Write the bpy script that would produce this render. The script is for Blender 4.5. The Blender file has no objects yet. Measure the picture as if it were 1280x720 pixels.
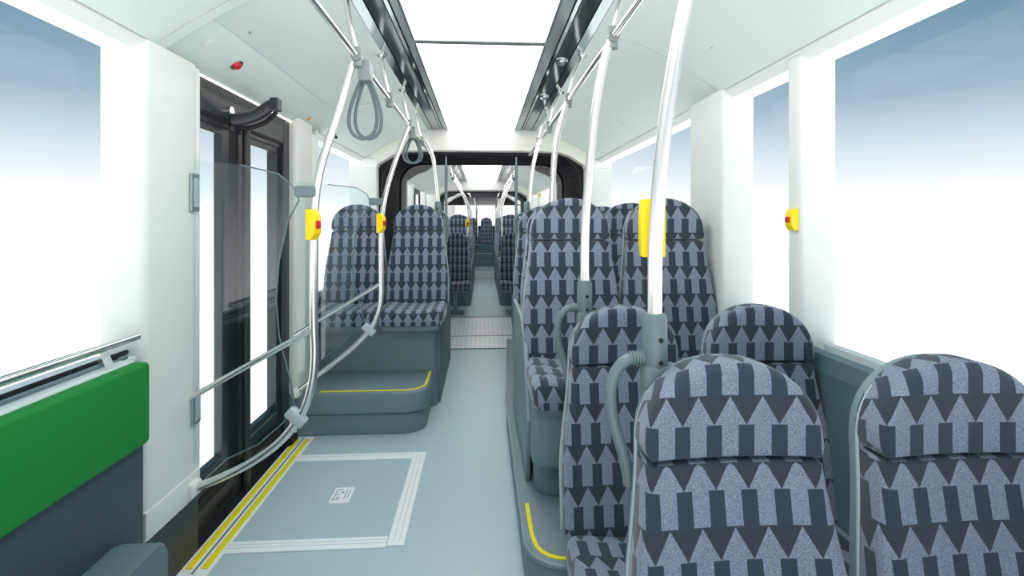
import bpy, bmesh, math, random
from math import sin, cos, pi, radians, sqrt
from mathutils import Vector, Matrix
random.seed(4)
SC = bpy.context.scene
COL = SC.collection
# ------------------------------------------------------------------ camera, sky, exposure
cam = bpy.data.cameras.new('camera'); camo = bpy.data.objects.new('camera', cam); COL.objects.link(camo)
camo.location = (0, 0, 1.4); camo.rotation_euler = (radians(90), 0, radians(-3.41))
cam.sensor_width = 36; cam.lens = 620 / 1280 * 36; cam.shift_y = -83 / 1280; cam.clip_start = .02
SC.camera = camo
W = bpy.data.worlds.new('sky'); SC.world = W; W.use_nodes = True
wn = W.node_tree.nodes; wl = W.node_tree.links
bg = wn['Background']
tc = wn.new('ShaderNodeTexCoord'); sx = wn.new('ShaderNodeSeparateXYZ'); rp = wn.new('ShaderNodeValToRGB')
mr = wn.new('ShaderNodeMapRange'); mr.inputs[1].default_value = -.2; mr.inputs[2].default_value = .6
wl.new(tc.outputs['Generated'], sx.inputs[0]); wl.new(sx.outputs[2], mr.inputs[0]); wl.new(mr.outputs[0], rp.inputs[0]); wl.new(rp.outputs[0], bg.inputs[0])
SKY = [(-.2, (1, 1, 1)), (-.03, (.66, .66, .66)), (.05, (.355, .366, .377)), (.12, (.25, .285, .315)), (.20, (.13, .18, .22)), (.31, (.060, .112, .145)), (.6, (.042, .088, .12))]
els = rp.color_ramp.elements
for i, (z, c) in enumerate(SKY):
    p = (z + .2) / .8
    e = els[i] if i < 2 else els.new(p)
    e.position = p; e.color = (*c, 1)
bg.inputs[1].default_value = 2.6
SC.view_settings.view_transform = 'Standard'; SC.view_settings.look = 'None'; SC.view_settings.gamma = 1
SC.view_settings.use_curve_mapping = False; SC.view_settings.exposure = 0.12
LAMP = 2.7

# ------------------------------------------------------------------ materials
def nodes(name):
    m = bpy.data.materials.new(name); m.use_nodes = True
    return m, m.node_tree.nodes, m.node_tree.links, m.node_tree.nodes['Principled BSDF']
def mat(name, c, rough=.5, metal=0, grain=0, gscale=300, bump=0, emit=None, spec=.5, coat=0):
    m, n, l, b = nodes(name)
    b.inputs['Base Color'].default_value = (*c, 1); b.inputs['Roughness'].default_value = rough; b.inputs['Metallic'].default_value = metal
    b.inputs['Specular IOR Level'].default_value = spec; b.inputs['Coat Weight'].default_value = coat
    if emit:
        b.inputs['Emission Color'].default_value = (*c, 1); b.inputs['Emission Strength'].default_value = emit
    if grain or bump:
        t = n.new('ShaderNodeTexCoord'); no = n.new('ShaderNodeTexNoise'); no.inputs['Scale'].default_value = gscale; no.inputs['Detail'].default_value = 3
        l.new(t.outputs['Object'], no.inputs['Vector'])
        if grain:
            r = n.new('ShaderNodeMapRange'); r.inputs[1].default_value = .3; r.inputs[2].default_value = .7
            r.inputs[3].default_value = 1 - grain; r.inputs[4].default_value = 1 + grain
            l.new(no.outputs[0], r.inputs[0])
            v = n.new('ShaderNodeVectorMath'); v.operation = 'SCALE'; v.inputs[0].default_value = c
            l.new(r.outputs[0], v.inputs['Scale']); l.new(v.outputs[0], b.inputs['Base Color'])
        if bump:
            bp = n.new('ShaderNodeBump'); bp.inputs['Strength'].default_value = bump; bp.inputs['Distance'].default_value = .001
            l.new(no.outputs[0], bp.inputs['Height']); l.new(bp.outputs[0], b.inputs['Normal'])
    return m
def glass(name, tint, refl=1.0):
    m = bpy.data.materials.new(name); m.use_nodes = True; n = m.node_tree.nodes; l = m.node_tree.links; n.clear()
    o = n.new('ShaderNodeOutputMaterial'); mx = n.new('ShaderNodeMixShader'); t = n.new('ShaderNodeBsdfTransparent'); g = n.new('ShaderNodeBsdfGlossy')
    t.inputs[0].default_value = (*tint, 1); g.inputs['Roughness'].default_value = .02; g.inputs['Color'].default_value = (1, 1, 1, 1)
    lw = n.new('ShaderNodeLayerWeight'); pw = n.new('ShaderNodeMath'); pw.operation = 'POWER'; pw.inputs[1].default_value = 5
    f = n.new('ShaderNodeMath'); f.operation = 'MULTIPLY_ADD'; f.inputs[1].default_value = .6 * refl; f.inputs[2].default_value = .035 * refl
    l.new(lw.outputs['Facing'], pw.inputs[0]); l.new(pw.outputs[0], f.inputs[0])
    l.new(f.outputs[0], mx.inputs[0]); l.new(t.outputs[0], mx.inputs[1]); l.new(g.outputs[0], mx.inputs[2]); l.new(mx.outputs[0], o.inputs[0])
    return m
def arrow_fabric():
    m, n, l, b = nodes('arrow_fabric')
    def M(op, a, c=None, d=None):
        q = n.new('ShaderNodeMath'); q.operation = op
        for i, v in enumerate((a, c, d)):
            if v is None: continue
            if isinstance(v, (int, float)): q.inputs[i].default_value = v
            else: l.new(v, q.inputs[i])
        return q.outputs[0]
    uv = n.new('ShaderNodeUVMap'); s = n.new('ShaderNodeSeparateXYZ'); l.new(uv.outputs[0], s.inputs[0])
    P, Q = .0715, .134
    fu = M('FRACT', M('ADD', M('DIVIDE', s.outputs[0], P), 20.0))
    fv = M('FRACT', M('ADD', M('DIVIDE', s.outputs[1], -Q), 20.03))
    au = M('ABSOLUTE', M('SUBTRACT', fu, .5))
    head = M('MULTIPLY', M('LESS_THAN', au, M('MULTIPLY', fv, .5 / .46)), M('LESS_THAN', fv, .46))
    low = M('GREATER_THAN', fv, .46)
    stem = M('MULTIPLY', low, M('MULTIPLY', M('LESS_THAN', au, .26), M('LESS_THAN', fv, .985)))
    arrow = M('MAXIMUM', head, stem)
    t = n.new('ShaderNodeTexCoord')
    no = n.new('ShaderNodeTexNoise'); no.inputs['Scale'].default_value = 420; no.inputs['Detail'].default_value = 4; no.inputs['Roughness'].default_value = .75
    l.new(t.outputs['Object'], no.inputs['Vector'])
    def mixc(f, a, c):
        x = n.new('ShaderNodeMix'); x.data_type = 'RGBA'
        if isinstance(f, (int, float)): x.inputs[0].default_value = f
        else: l.new(f, x.inputs[0])
        for i, v in ((6, a), (7, c)):
            if isinstance(v, tuple): x.inputs[i].default_value = (*v, 1)
            else: l.new(v, x.inputs[i])
        return x.outputs[2]
    dark = mixc(M('MULTIPLY', low, M('GREATER_THAN', au, .26)), (.030, .039, .054), (.024, .043, .067))
    r = n.new('ShaderNodeMapRange'); r.inputs[1].default_value = .38; r.inputs[2].default_value = .62; r.inputs[3].default_value = 0; r.inputs[4].default_value = 1
    l.new(no.outputs[0], r.inputs[0])
    lite = mixc(r.outputs[0], (.105, .135, .195), (.345, .39, .475))
    dk2 = mixc(M('MULTIPLY', r.outputs[0], .22), dark, (.13, .15, .18))
    l.new(mixc(arrow, dk2, lite), b.inputs['Base Color'])
    b.inputs['Roughness'].default_value = .9; b.inputs['Sheen Weight'].default_value = .25; b.inputs['Specular IOR Level'].default_value = .2
    bp = n.new('ShaderNodeBump'); bp.inputs['Strength'].default_value = .35; bp.inputs['Distance'].default_value = .0015
    l.new(no.outputs[0], bp.inputs['Height']); l.new(bp.outputs[0], b.inputs['Normal'])
    return m
def tread_metal():
    m, n, l, b = nodes('tread_metal')
    b.inputs['Base Color'].default_value = (.74, .77, .78, 1); b.inputs['Roughness'].default_value = .35; b.inputs['Metallic'].default_value = .3
    t = n.new('ShaderNodeTexCoord'); mp = n.new('ShaderNodeMapping'); mp.inputs['Rotation'].default_value[2] = pi / 4
    c = n.new('ShaderNodeTexChecker'); c.inputs['Scale'].default_value = 26; bp = n.new('ShaderNodeBump'); bp.inputs['Strength'].default_value = .8; bp.inputs['Distance'].default_value = .004
    l.new(t.outputs['Object'], mp.inputs[0]); l.new(mp.outputs[0], c.inputs[0]); l.new(c.outputs[1], bp.inputs['Height']); l.new(bp.outputs[0], b.inputs['Normal'])
    x = n.new('ShaderNodeMix'); x.data_type = 'RGBA'; x.inputs[6].default_value = (.72, .76, .77, 1); x.inputs[7].default_value = (.9, .93, .93, 1)
    l.new(c.outputs[1], x.inputs[0]); l.new(x.outputs[2], b.inputs['Base Color'])
    return m
WHITE = mat('white_panel', (.80, .83, .79), .45, grain=.015, gscale=8)
CEIL = mat('ceiling_laminate', (.72, .80, .77), .42, grain=.03, gscale=500)
CREAM = mat('cream_panel', (.74, .76, .69), .45)
FLOOR = mat('grey_vinyl', (.46, .59, .625), .38, grain=.05, gscale=700, bump=.05)
FLOOR2 = mat('blue_grey_vinyl', (.44, .54, .55), .4, grain=.05, gscale=700)
SLATE = mat('slate_plastic', (.12, .19, .22), .55, grain=.12, gscale=600, bump=.2)
PLINTH = mat('speckled_grey_covering', (.185, .25, .28), .5, grain=.3, gscale=900, bump=.25)
NAVY = mat('dark_wall_laminate', (.048, .07, .095), .5, grain=.1, gscale=300)
SHELL = mat('grey_seat_shell', (.20, .265, .295), .4)
PIPE = mat('pale_piping', (.42, .50, .54), .5)
BLACK = mat('black_rubber', (.012, .016, .018), .6, spec=.3)
BLACKG = mat('black_gloss_frame', (.014, .022, .027), .33)
BROWN = mat('dark_housing', (.032, .032, .030), .4)
CHROME = mat('polished_steel', (.80, .80, .78), .13, metal=1)
SATIN = mat('satin_tube', (.80, .79, .76), .27, metal=.95)
CHAN = mat('dark_mirror_channel', (.22, .27, .28), .12, metal=.85)
CHAN2 = mat('grey_channel_edge', (.36, .42, .42), .25, metal=.7)
CLAMP = mat('grey_bracket_plastic', (.15, .205, .22), .42)
CLAMP2 = mat('pale_clamp_plastic', (.46, .53, .56), .4)
STRAP = mat('strap_grey', (.10, .135, .15), .5)
GREEN = mat('green_padding', (0, .225, .03), .75, grain=.05, gscale=900)
YEL = mat('yellow_strip', (.93, .80, .015), .5)
YELB = mat('yellow_plastic', (1, .72, 0), .4)
RED = mat('red_button', (.65, .012, .02), .3)
ALU = mat('white_aluminium_edging', (.90, .93, .94), .45)
ORANGE = mat('orange_sticker', (.9, .36, .02), .5)
INK = mat('faint_grey_ink', (.22, .30, .33), .5)
SEALW = mat('pale_grey_sill', (.72, .78, .79), .4)
GLASS = glass('window_glass', (.995, 1, 1), .12)
SCREEN = glass('screen_glass', (.92, .965, .97), 1)
EDGE = mat('glass_edge', (.12, .17, .18), .15)
KNOB = mat('grey_rail_connector', (.20, .225, .225), .45)
LIGHT = mat('lit_diffuser', (1, 1, .985), .5, emit=LAMP)
LINE = mat('lit_header_line', (1, .96, .82), .5, emit=1.5)
FAB = arrow_fabric()
TREAD = tread_metal(); TREAD.node_tree.nodes['Principled BSDF'].inputs['Metallic'].default_value = .1
BELLOW = mat('bellows_cloth', (.022, .027, .032), .7, grain=.5, gscale=25)

# ------------------------------------------------------------------ mesh helpers
def obj(name, bm, m, parent=None, smooth=False, loc=None):
    me = bpy.data.meshes.new(name); bm.normal_update(); bm.to_mesh(me); bm.free()
    for mm in (m if isinstance(m, (list, tuple)) else [m]): me.materials.append(mm)
    if smooth:
        me.shade_smooth()
        try: me.set_sharp_from_angle(angle=radians(38))
        except Exception: pass
    o = bpy.data.objects.new(name, me); COL.objects.link(o)
    if parent: o.parent = parent
    if loc: o.location = loc
    return o
def thing(name, label, cat, loc=(0, 0, 0), group=None):
    o = bpy.data.objects.new(name, None); o.empty_display_size = .05; COL.objects.link(o)
    o.location = loc; return tag(o, label, cat, group)
def tag(o, label, cat, group=None):
    o['label'] = label; o['category'] = cat
    if group: o['group'] = group
    return o
def struct(o, label, cat='wall'):
    o['kind'] = 'structure'; o['label'] = label; o['category'] = cat; return o
def sempty(name, label, cat):
    o = bpy.data.objects.new(name, None); COL.objects.link(o); return struct(o, label, cat)
def new(): return bmesh.new()
def box(bm, x0, x1, y0, y1, z0, z1, bev=0, seg=2, mi=0):
    r = bmesh.ops.create_cube(bm, size=1)
    for v in r['verts']:
        v.co = Vector(((x0 + x1) / 2 + v.co.x * (x1 - x0), (y0 + y1) / 2 + v.co.y * (y1 - y0), (z0 + z1) / 2 + v.co.z * (z1 - z0)))
    fs = {f for v in r['verts'] for f in v.link_faces}
    for f in fs: f.material_index = mi
    if bev:
        es = {e for v in r['verts'] for e in v.link_edges}
        bmesh.ops.bevel(bm, geom=list(es), offset=bev, segments=seg, affect='EDGES', profile=.5)
    return bm
def B(*a, **k): return box(new(), *a, **k)
def rrect(x0, x1, y0, y1, r, n=5, corners=(1, 1, 1, 1)):
    # counter-clockwise from the +x,-y corner
    pts = []
    for i, (cx, cy, a) in enumerate(((x1, y0, -90), (x1, y1, 0), (x0, y1, 90), (x0, y0, 180))):
        if corners[i]:
            sx_ = -1 if cx == x1 else 1; sy_ = -1 if cy == y1 else 1
            for k in range(n + 1):
                t = radians(a + 90 * k / n); pts.append((cx + sx_ * r + r * cos(t), cy + sy_ * r + r * sin(t)))
        else: pts.append((cx, cy))
    return pts
def prism(bm, poly, z0, z1, axis='z', bev=0, mi=0, seg=2):
    def P(a, b, h):
        return {'z': (a, b, h), 'y': (a, h, b), 'x': (h, a, b)}[axis]
    lo = [bm.verts.new(P(a, b, z0)) for a, b in poly]; hi = [bm.verts.new(P(a, b, z1)) for a, b in poly]
    n = len(poly)
    f0 = bm.faces.new(lo[::-1]); f1 = bm.faces.new(hi); fs = [f0, f1]
    for i in range(n): fs.append(bm.faces.new((lo[i], lo[(i + 1) % n], hi[(i + 1) % n], hi[i])))
    for f in fs: f.material_index = mi
    if bev:
        es = list(f0.edges) + list(f1.edges)
        bmesh.ops.bevel(bm, geom=es, offset=bev, segments=seg, affect='EDGES', profile=.5)
    bmesh.ops.recalc_face_normals(bm, faces=bm.faces[:])
    return bm
def spline(pts, sub=8):
    P = [Vector(p) for p in pts]; out = []
    for i in range(len(P) - 1):
        p0 = P[i - 1] if i else P[0] * 2 - P[1]; p1, p2 = P[i], P[i + 1]; p3 = P[i + 2] if i + 2 < len(P) else P[-1] * 2 - P[-2]
        for k in range(sub):
            t = k / sub
            out.append(.5 * ((2 * p1) + (p2 - p0) * t + (2 * p0 - 5 * p1 + 4 * p2 - p3) * t * t + (3 * p1 - p0 - 3 * p2 + p3) * t ** 3))
    out.append(P[-1]); return out
def tube(bm, pts, r, n=14, sub=0, closed=False, flat=1.0, cap=True):
    P = spline(pts, sub) if sub else [Vector(p) for p in pts]
    N = len(P); rings = []; up = None
    for i, p in enumerate(P):
        t = (P[(i + 1) % N] - P[i - 1]) if closed else (P[min(i + 1, N - 1)] - P[max(i - 1, 0)])
        t.normalize()
        if up is None:
            up = Vector((0, 1, 0)) if abs(t.y) < .9 else Vector((1, 0, 0))
        a = (up - t * up.dot(t)).normalized(); up = a; b_ = t.cross(a)
        rr = r(i / (N - 1)) if callable(r) else r
        rings.append([bm.verts.new(p + a * (cos(2 * pi * k / n) * rr) + b_ * (sin(2 * pi * k / n) * rr * flat)) for k in range(n)])
    for i in range(N if closed else N - 1):
        A, C = rings[i], rings[(i + 1) % N]
        for k in range(n): bm.faces.new((A[k], A[(k + 1) % n], C[(k + 1) % n], C[k]))
    if not closed and cap:
        bm.faces.new(rings[0][::-1]); bm.faces.new(rings[-1])
    bmesh.ops.recalc_face_normals(bm, faces=bm.faces[:])
    return bm
def T(pts, r, **k): return tube(new(), pts, r, **k)
def pillow(outline, y_front, y_back, r, centre, depth=None, seg=5, fill=(.8, .55, .3), plane='xz', uvoff=(0, 0), backr=None, soft=None):
    """Upholstered pad: rounded rim all around, outline in the plane, front face at y_front.  UVs run in metres around the rim."""
    bm = new(); uvl = bm.loops.layers.uv.new('UVMap'); n = len(outline); backr = backr or r
    O = [Vector(p) for p in outline]; nr = []
    for i in range(n):
        t = (O[(i + 1) % n] - O[i - 1]).normalized(); nr.append(Vector((t.y, -t.x)))
    L = []
    s = 1 if y_back > y_front else -1
    for k in range(seg + 1):                       # front rim
        th = pi / 2 * k / seg
        L.append((r * (1 - sin(th)), y_front + s * r * (1 - cos(th)), r * th))
    side = abs(y_back - y_front) - r - backr
    for k in range(1, seg + 1):
        th = pi / 2 * k / seg
        L.append((backr * (1 - cos(th)), y_back - s * backr * (1 - sin(th)), r * pi / 2 + side + backr * th))
    dep = depth or (lambda a, b_: 0)
    def mk(a, b_, h):
        return bm.verts.new((a, h, b_) if plane == 'xz' else (a, b_, h))
    rings = []
    for inset, h, arc in L:
        ring = []
        for p, q in zip(O, nr):
            w_ = soft(p.x, p.y) if soft else 1
            c = p - q * inset * w_; base = p - q * r * w_
            fr = max(0, 1 - abs(h - y_front) / (.9 * abs(y_back - y_front)))
            ring.append((mk(c.x, c.y, h + dep(c.x, c.y) * fr), (base.x + q.x * arc + uvoff[0], base.y + q.y * arc + uvoff[1])))
        rings.append(ring)
    C = Vector(centre)
    pre = []
    for f in fill:
        ring = []
        for p, q in zip(O, nr):
            c = C + (p - q * r * (soft(p.x, p.y) if soft else 1) - C) * f
            ring.append((mk(c.x, c.y, y_front + dep(c.x, c.y)), (c.x + uvoff[0], c.y + uvoff[1])))
        pre.append(ring)
    rings = pre[::-1] + rings
    def face(vs):
        f = bm.faces.new([v for v, _ in vs])
        for lp, (_, u) in zip(f.loops, vs): lp[uvl].uv = u
    for a, b_ in zip(rings, rings[1:]):
        for i in range(n):
            j = (i + 1) % n; face([a[i], a[j], b_[j], b_[i]])
    c0 = (mk(C.x, C.y, y_front + dep(C.x, C.y)), (C.x + uvoff[0], C.y + uvoff[1]))
    for i in range(n): face([c0, rings[0][(i + 1) % n], rings[0][i]])
    face(rings[-1][::-1])
    bmesh.ops.recalc_face_normals(bm, faces=bm.faces[:])
    return bm
def copy_tree(o, parent=None):
    c = o.copy(); COL.objects.link(c); c.parent = parent
    for ch in list(o.children): copy_tree(ch, c)
    return c
# ------------------------------------------------------------------ floor and platforms
WX = 1.29
fl = struct(obj('floor', B(-1.09, WX, -.6, 5.43, -.05, 0), FLOOR), 'grey vinyl aisle floor running through the bus', 'floor')
obj('floor_section', B(-1.29, -1.09, -.6, 2.04, -.05, -.0005), FLOOR, fl)
obj('floor_section', B(-1.29, -1.09, 3.3, 5.43, -.05, -.0005), FLOOR, fl)
obj('floor_section', B(-WX, WX, 7.25, 9.35, -.05, 0), FLOOR2, fl)
obj('floor_section', B(-WX, WX, 9.355, 12.3, -.05, 0), FLOOR, fl)
obj('floor_section', B(-WX, WX, 14.15, 17.6, -.05, 0), FLOOR2, fl)
def step_line(pts, z, name='edge_line', parent=None, w=.008):
    P = spline([(x, y, z) for x, y in pts], 6); bm = new(); L = []; 
    for i, p in enumerate(P):
        t = (P[min(i + 1, len(P) - 1)] - P[max(i - 1, 0)]).normalized(); s = Vector((-t.y, t.x, 0)) * w
        L.append((bm.verts.new(p - s), bm.verts.new(p + s), bm.verts.new(p + s + Vector((0, 0, .003))), bm.verts.new(p - s + Vector((0, 0, .003)))))
    for a, b_ in zip(L, L[1:]):
        for k in range(4): bm.faces.new((a[k], a[(k + 1) % 4], b_[(k + 1) % 4], b_[k]))
    bm.faces.new(L[0]); bm.faces.new(L[-1][::-1]); bmesh.ops.recalc_face_normals(bm, faces=bm.faces[:])
    return obj(name, bm, YEL, parent)
# left step in front of the high seats
pl = struct(obj('trim_1', prism(new(), rrect(-1.285, -.385, 3.31, 3.9, .13, 8, (1, 0, 0, 0)), 0, .135, bev=.01), PLINTH, smooth=True), 'speckled grey step platform under the raised seats by the door', 'step')
obj('step_top', prism(new(), rrect(-1.285, -.365, 3.29, 3.9, .14, 8, (1, 0, 0, 0)), .14, .282, bev=.018, seg=3), PLINTH, pl, smooth=True)
obj('seat_box', prism(new(), rrect(-1.285, -.345, 3.77, 5.12, .05, 5, (1, 0, 0, 0)), .0, .70, bev=.02, seg=3), PLINTH, pl, smooth=True)
obj('side_cover', prism(new(), [(3.86, .0), (5.12, .0), (5.12, .82), (4.35, .82), (3.9, .72), (3.82, .60)], -.352, -.325, axis='x', bev=.008), SLATE, pl, smooth=True)
step_line([(-1.06, 3.322), (-.8, 3.322), (-.56, 3.322), (-.50, 3.325), (-.435, 3.35), (-.395, 3.41), (-.388, 3.48), (-.388, 3.73)], .283, parent=pl)
obj('data_plate', B(-.47, -.415, 3.762, 3.77, .585, .64, .002), SEALW, pl)
# right platform
pr_ = struct(obj('trim_2', prism(new(), [(1.27, 1.74), (1.27, 5.12), (0.26, 5.12), (0.165, 3.4)] + rrect(0.165, 1.27, 1.74, 5.12, 0.14, 6, (0, 0, 0, 1))[3:], 0, .19, bev=.012), PLINTH, smooth=True), 'low grey platform under the raised seats along the aisle', 'step')
obj('rim', prism(new(), [(1.27, 1.73), (1.27, 5.12), (0.25, 5.12), (0.155, 3.4)] + rrect(0.155, 1.27, 1.73, 5.12, 0.15, 6, (0, 0, 0, 1))[3:], .168, .186, bev=.005), SHELL, pr_, smooth=True)
step_line([(.19, 2.12), (.19, 2.0), (.192, 1.90), (.21, 1.82), (.26, 1.775), (.33, 1.765), (.6, 1.765)], .19, parent=pr_)
obj('seat_box_base', prism(new(), [(1.27, 2.17), (1.27, 5.12), (0.31, 5.12), (0.235, 3)] + rrect(0.235, 1.27, 2.17, 5.12, 0.07, 6, (0, 0, 0, 1))[3:], .185, .38, bev=.02), PLINTH, pr_, smooth=True)
obj('seat_box', prism(new(), [(1.27, 2.07), (1.27, 5.12), (0.3, 5.12), (0.215, 3)] + rrect(0.215, 1.27, 2.07, 5.12, 0.06, 6, (0, 0, 0, 1))[3:], .36, .655, bev=.02, seg=3), PLINTH, pr_, smooth=True)
obj('side_cover', prism(new(), [(2.3, .2), (3.2, .2), (3.2, .9), (2.62, .9), (2.4, .80), (2.22, .5)], .198, .222, axis='x', bev=.008), SHELL, pr_, smooth=True)
# middle section plinths
for sgn, xe, n_ in ((-1, -.19, 3), (1, .29, 4)):
    q = struct(obj('trim_%d' % n_, prism(new(), rrect(min(xe, sgn * 1.28), max(xe, sgn * 1.28), 8.25, 12.2, .08, 5, (1, 0, 0, 0) if sgn < 0 else (0, 0, 0, 1)), 0, .62, bev=.02), PLINTH, smooth=True), 'grey seat platform %s the middle section aisle' % ('left of' if sgn < 0 else 'right of'), 'step')
# turntable plates
def arc_plate(y0, y1, x0, x1, z, bulge):
    pts = []
    for k in range(9): t = k / 8; pts.append((x0 + (x1 - x0) * t, y0 - bulge * (1 - (2 * t - 1) ** 2)))
    for k in range(9): t = k / 8; pts.append((x1 + (x0 - x1) * t, y1 + bulge * (1 - (2 * t - 1) ** 2)))
    return prism(new(), pts, z - .02, z)
for i, (ya, yb) in enumerate(((5.43, 7.25), (12.3, 14.15))):
    t = tag(obj('turntable_plate', arc_plate(ya + .03, yb - .03, -1.05, 1.05, .008, .03), TREAD), ('white chequered turntable floor plate in the first joint' if i == 0 else 'white turntable floor plate in the distant second joint'), 'floor plate', 'joint floor plates')
    for yy in (ya + .005, yb - .02):
        obj('edge_strip', B(-1.05, 1.05, yy, yy + .018, -.012, .012), BLACK, t)
    obj('joint_gap', B(-1.05, 1.05, ya + .62, ya + .635, .006, .0095), BLACK, t)
    o = struct(obj('floor_base_%d' % (i + 1), B(-WX, WX, ya, yb, -.05, -.013), BLACK), 'black floor beneath the joint plate', 'floor')
# ------------------------------------------------------------------ ramp hatch and threshold
rmp = thing('ramp_hatch', 'grey fold-out ramp hatch with white aluminium border beside the door', 'ramp', (-.74, 2.58, 0))
x0, x1, y0, y1 = -1.09, -.338, 2.163, 3.03
def rel(bm, t):
    bmesh.ops.translate(bm, verts=bm.verts[:], vec=-Vector(t)); return bm
R0 = (-.74, 2.58, 0)
obj('panel', rel(B(x0 + .0, x1 - .07, y0 + .07, y1 - .07, 0, .004), R0), FLOOR, rmp)
for a in ((x1 - .075, x1, y0, y1), (x0 - .01, x1 - .077, y0 - .01, y0 + .065), (x0 - .01, x1 - .077, y1 - .075, y1)):
    obj('border_strip', rel(B(a[0], a[1], a[2], a[3], 0, .007, .002), R0), ALU, rmp)
for a in ((x1 - .050, x1 - .048, y0 + .02, y1 - .01), (x1 - .026, x1 - .024, y0 + .02, y1 - .01), (x0, x1 - .08, y0 + .018, y0 + .020), (x0, x1 - .08, y0 + .040, y0 + .042), (x0, x1 - .08, y1 - .030, y1 - .028)):
    obj('groove', rel(B(a[0], a[1], a[2], a[3], .0068, .0073), R0), PIPE, rmp)
st = obj('sticker', rel(prism(new(), rrect(-.765, -.665, 2.505, 2.65, .014, 4), .004, .0056), R0), ALU, rmp)
for a in ((-.752, -.748, 2.52, 2.63), (-.748, -.720, 2.625, 2.630), (-.748, -.73, 2.58, 2.585), (-.748, -.72, 2.535, 2.54), (-.70, -.696, 2.545, 2.63), (-.684, -.68, 2.55, 2.62), (-.725, -.71, 2.595, 2.607), (-.735, -.722, 2.548, 2.56)):
    obj('print_mark', rel(B(a[0], a[1], a[2], a[3], .0056, .0062), R0), INK, st)
th = thing('door_threshold', 'aluminium door threshold with two yellow grip strips', 'threshold', (-1.14, 2.6, 0))
R1 = (-1.14, 2.6, 0)
obj('base_plate', rel(B(-1.205, -1.088, 2.0, 3.28, -.03, .006, .002), R1), ALU, th)
for xx in (-1.19, -1.128):
    for ya, yb in ((2.06, 2.24), (2.245, 3.0), (3.005, 3.24)):
        obj('grip_strip', rel(B(xx, xx + .027, ya, yb, .006, .011, .001), R1), YEL, th)
obj('centre_rib', rel(B(-1.150, -1.142, 2.03, 3.27, .006, .010), R1), SHELL, th)
# door well
struct(obj('floor_door_well', B(-1.40, -1.205, 2.0, 3.3, -.12, -.06), BLACK), 'black sunken well along the foot of the door', 'floor')

# ------------------------------------------------------------------ walls, pillars and windows
wlft = sempty('wall_left', 'lower wall and window sills along the door side', 'wall')
wrgt = sempty('wall_right', 'lower wall and window sills along the side without doors', 'wall')
def lower(parent, x0, x1, y0, y1, ztop=.91, m=NAVY):
    obj('lower_panel', B(x0, x1, y0, y1, -.02, ztop, .004), m, parent)
lower(wlft, -1.36, -1.27, -.6, 1.84, .9); lower(wlft, -1.36, -1.27, 3.3, 5.4, .8)
lower(wrgt, 1.27, 1.36, -.6, 5.4, .9, SLATE)
for ya, yb in ((7.2, 12.3), (14.1, 17.7)):
    lower(wlft, -1.36, -1.27, ya, yb, .9, SLATE); lower(wrgt, 1.27, 1.36, ya, yb, .9, SLATE)
# right side lining with a sloped top
obj('sill_lining', prism(new(), [(1.20, 0), (1.285, 0), (1.285, .90), (1.26, .925), (1.235, .915), (1.22, .86)], -.6, 5.15, axis='y', bev=0), SLATE, wrgt)
obj('window_sill', B(-1.30, -1.222, -.6, 1.835, .905, .925, .004), SEALW, wlft)
obj('sill_bead', T([(-1.228, -.6, .93), (-1.228, 1.79, .93)], .006, n=8), EDGE, wlft, smooth=True)
obj('window_seal', T([(-1.262, -.6, .938), (-1.262, 1.70, .938), (-1.262, 1.77, .934), (-1.262, 1.80, .915)], .008, n=8, sub=3), BLACK, wlft, smooth=True)
ntr = [5]
def pillar(poly, z0, z1, m, label, bev=.0, smooth=True):
    o = struct(obj('trim_%d' % ntr[0], prism(new(), poly, z0, z1, bev=bev), m, smooth=smooth), label, 'pillar'); ntr[0] += 1; return o
def pl_poly(side, xin, ya, yb, xo=1.35, r=.018):
    if side > 0: return rrect(xin, xo, ya, yb, r, 4, (0, 0, 1, 1))
    return rrect(-xo, -xin, ya, yb, r, 4, (1, 1, 0, 0))
p1 = pillar(pl_poly(-1, 1.20, 1.84, 2.175, r=.03), .30, 2.056, WHITE, 'broad white pillar in front of the door')
obj('foot_cover', prism(new(), rrect(-1.35, -1.205, 1.86, 2.19, .01, 2, (1, 1, 0, 0)), -.1, .30), BLACKG, p1)
obj('skirt_edge', prism(new(), [(1.84, .255), (2.18, .25), (2.18, .36), (1.84, .36)], -1.215, -1.194, axis='x', bev=.006), WHITE, p1, smooth=True)
obj('door_edge_lip', B(-1.26, -1.205, 2.17, 2.20, .27, 2.05, .006), WHITE, p1, smooth=True)
p2 = pillar(pl_poly(-1, 1.20, 3.30, 3.60, r=.03), .0, 2.12, CREAM, 'cream pillar behind the door, before the raised seats')
pillar(pl_poly(-1, 1.20, 3.60, 3.72, r=.01), .8, 2.02, WHITE, 'white window post beside the cream door pillar')
p3 = pillar(pl_poly(1, 1.215, 1.825, 1.915), .88, 2.06, WHITE, 'narrow white window post carrying the yellow stop button')
p4 = pillar(pl_poly(1, 1.19, 2.40, 2.79, r=.02), .88, 2.06, WHITE, 'wide white window post beside the raised seats')
for ya, yb in ((8.6, 8.8), (10.6, 10.8), (15.4, 15.55)):
    for s in (-1, 1):
        pillar(pl_poly(s, 1.2, ya, yb), .88, 2.06, WHITE, 'white window post %s, %s' % ('on the door side' if s < 0 else 'on the doorless side', {8.6: 'first in the middle section', 10.6: 'second in the middle section', 15.4: 'in the rear section'}[ya]))
nw = [1]
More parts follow.
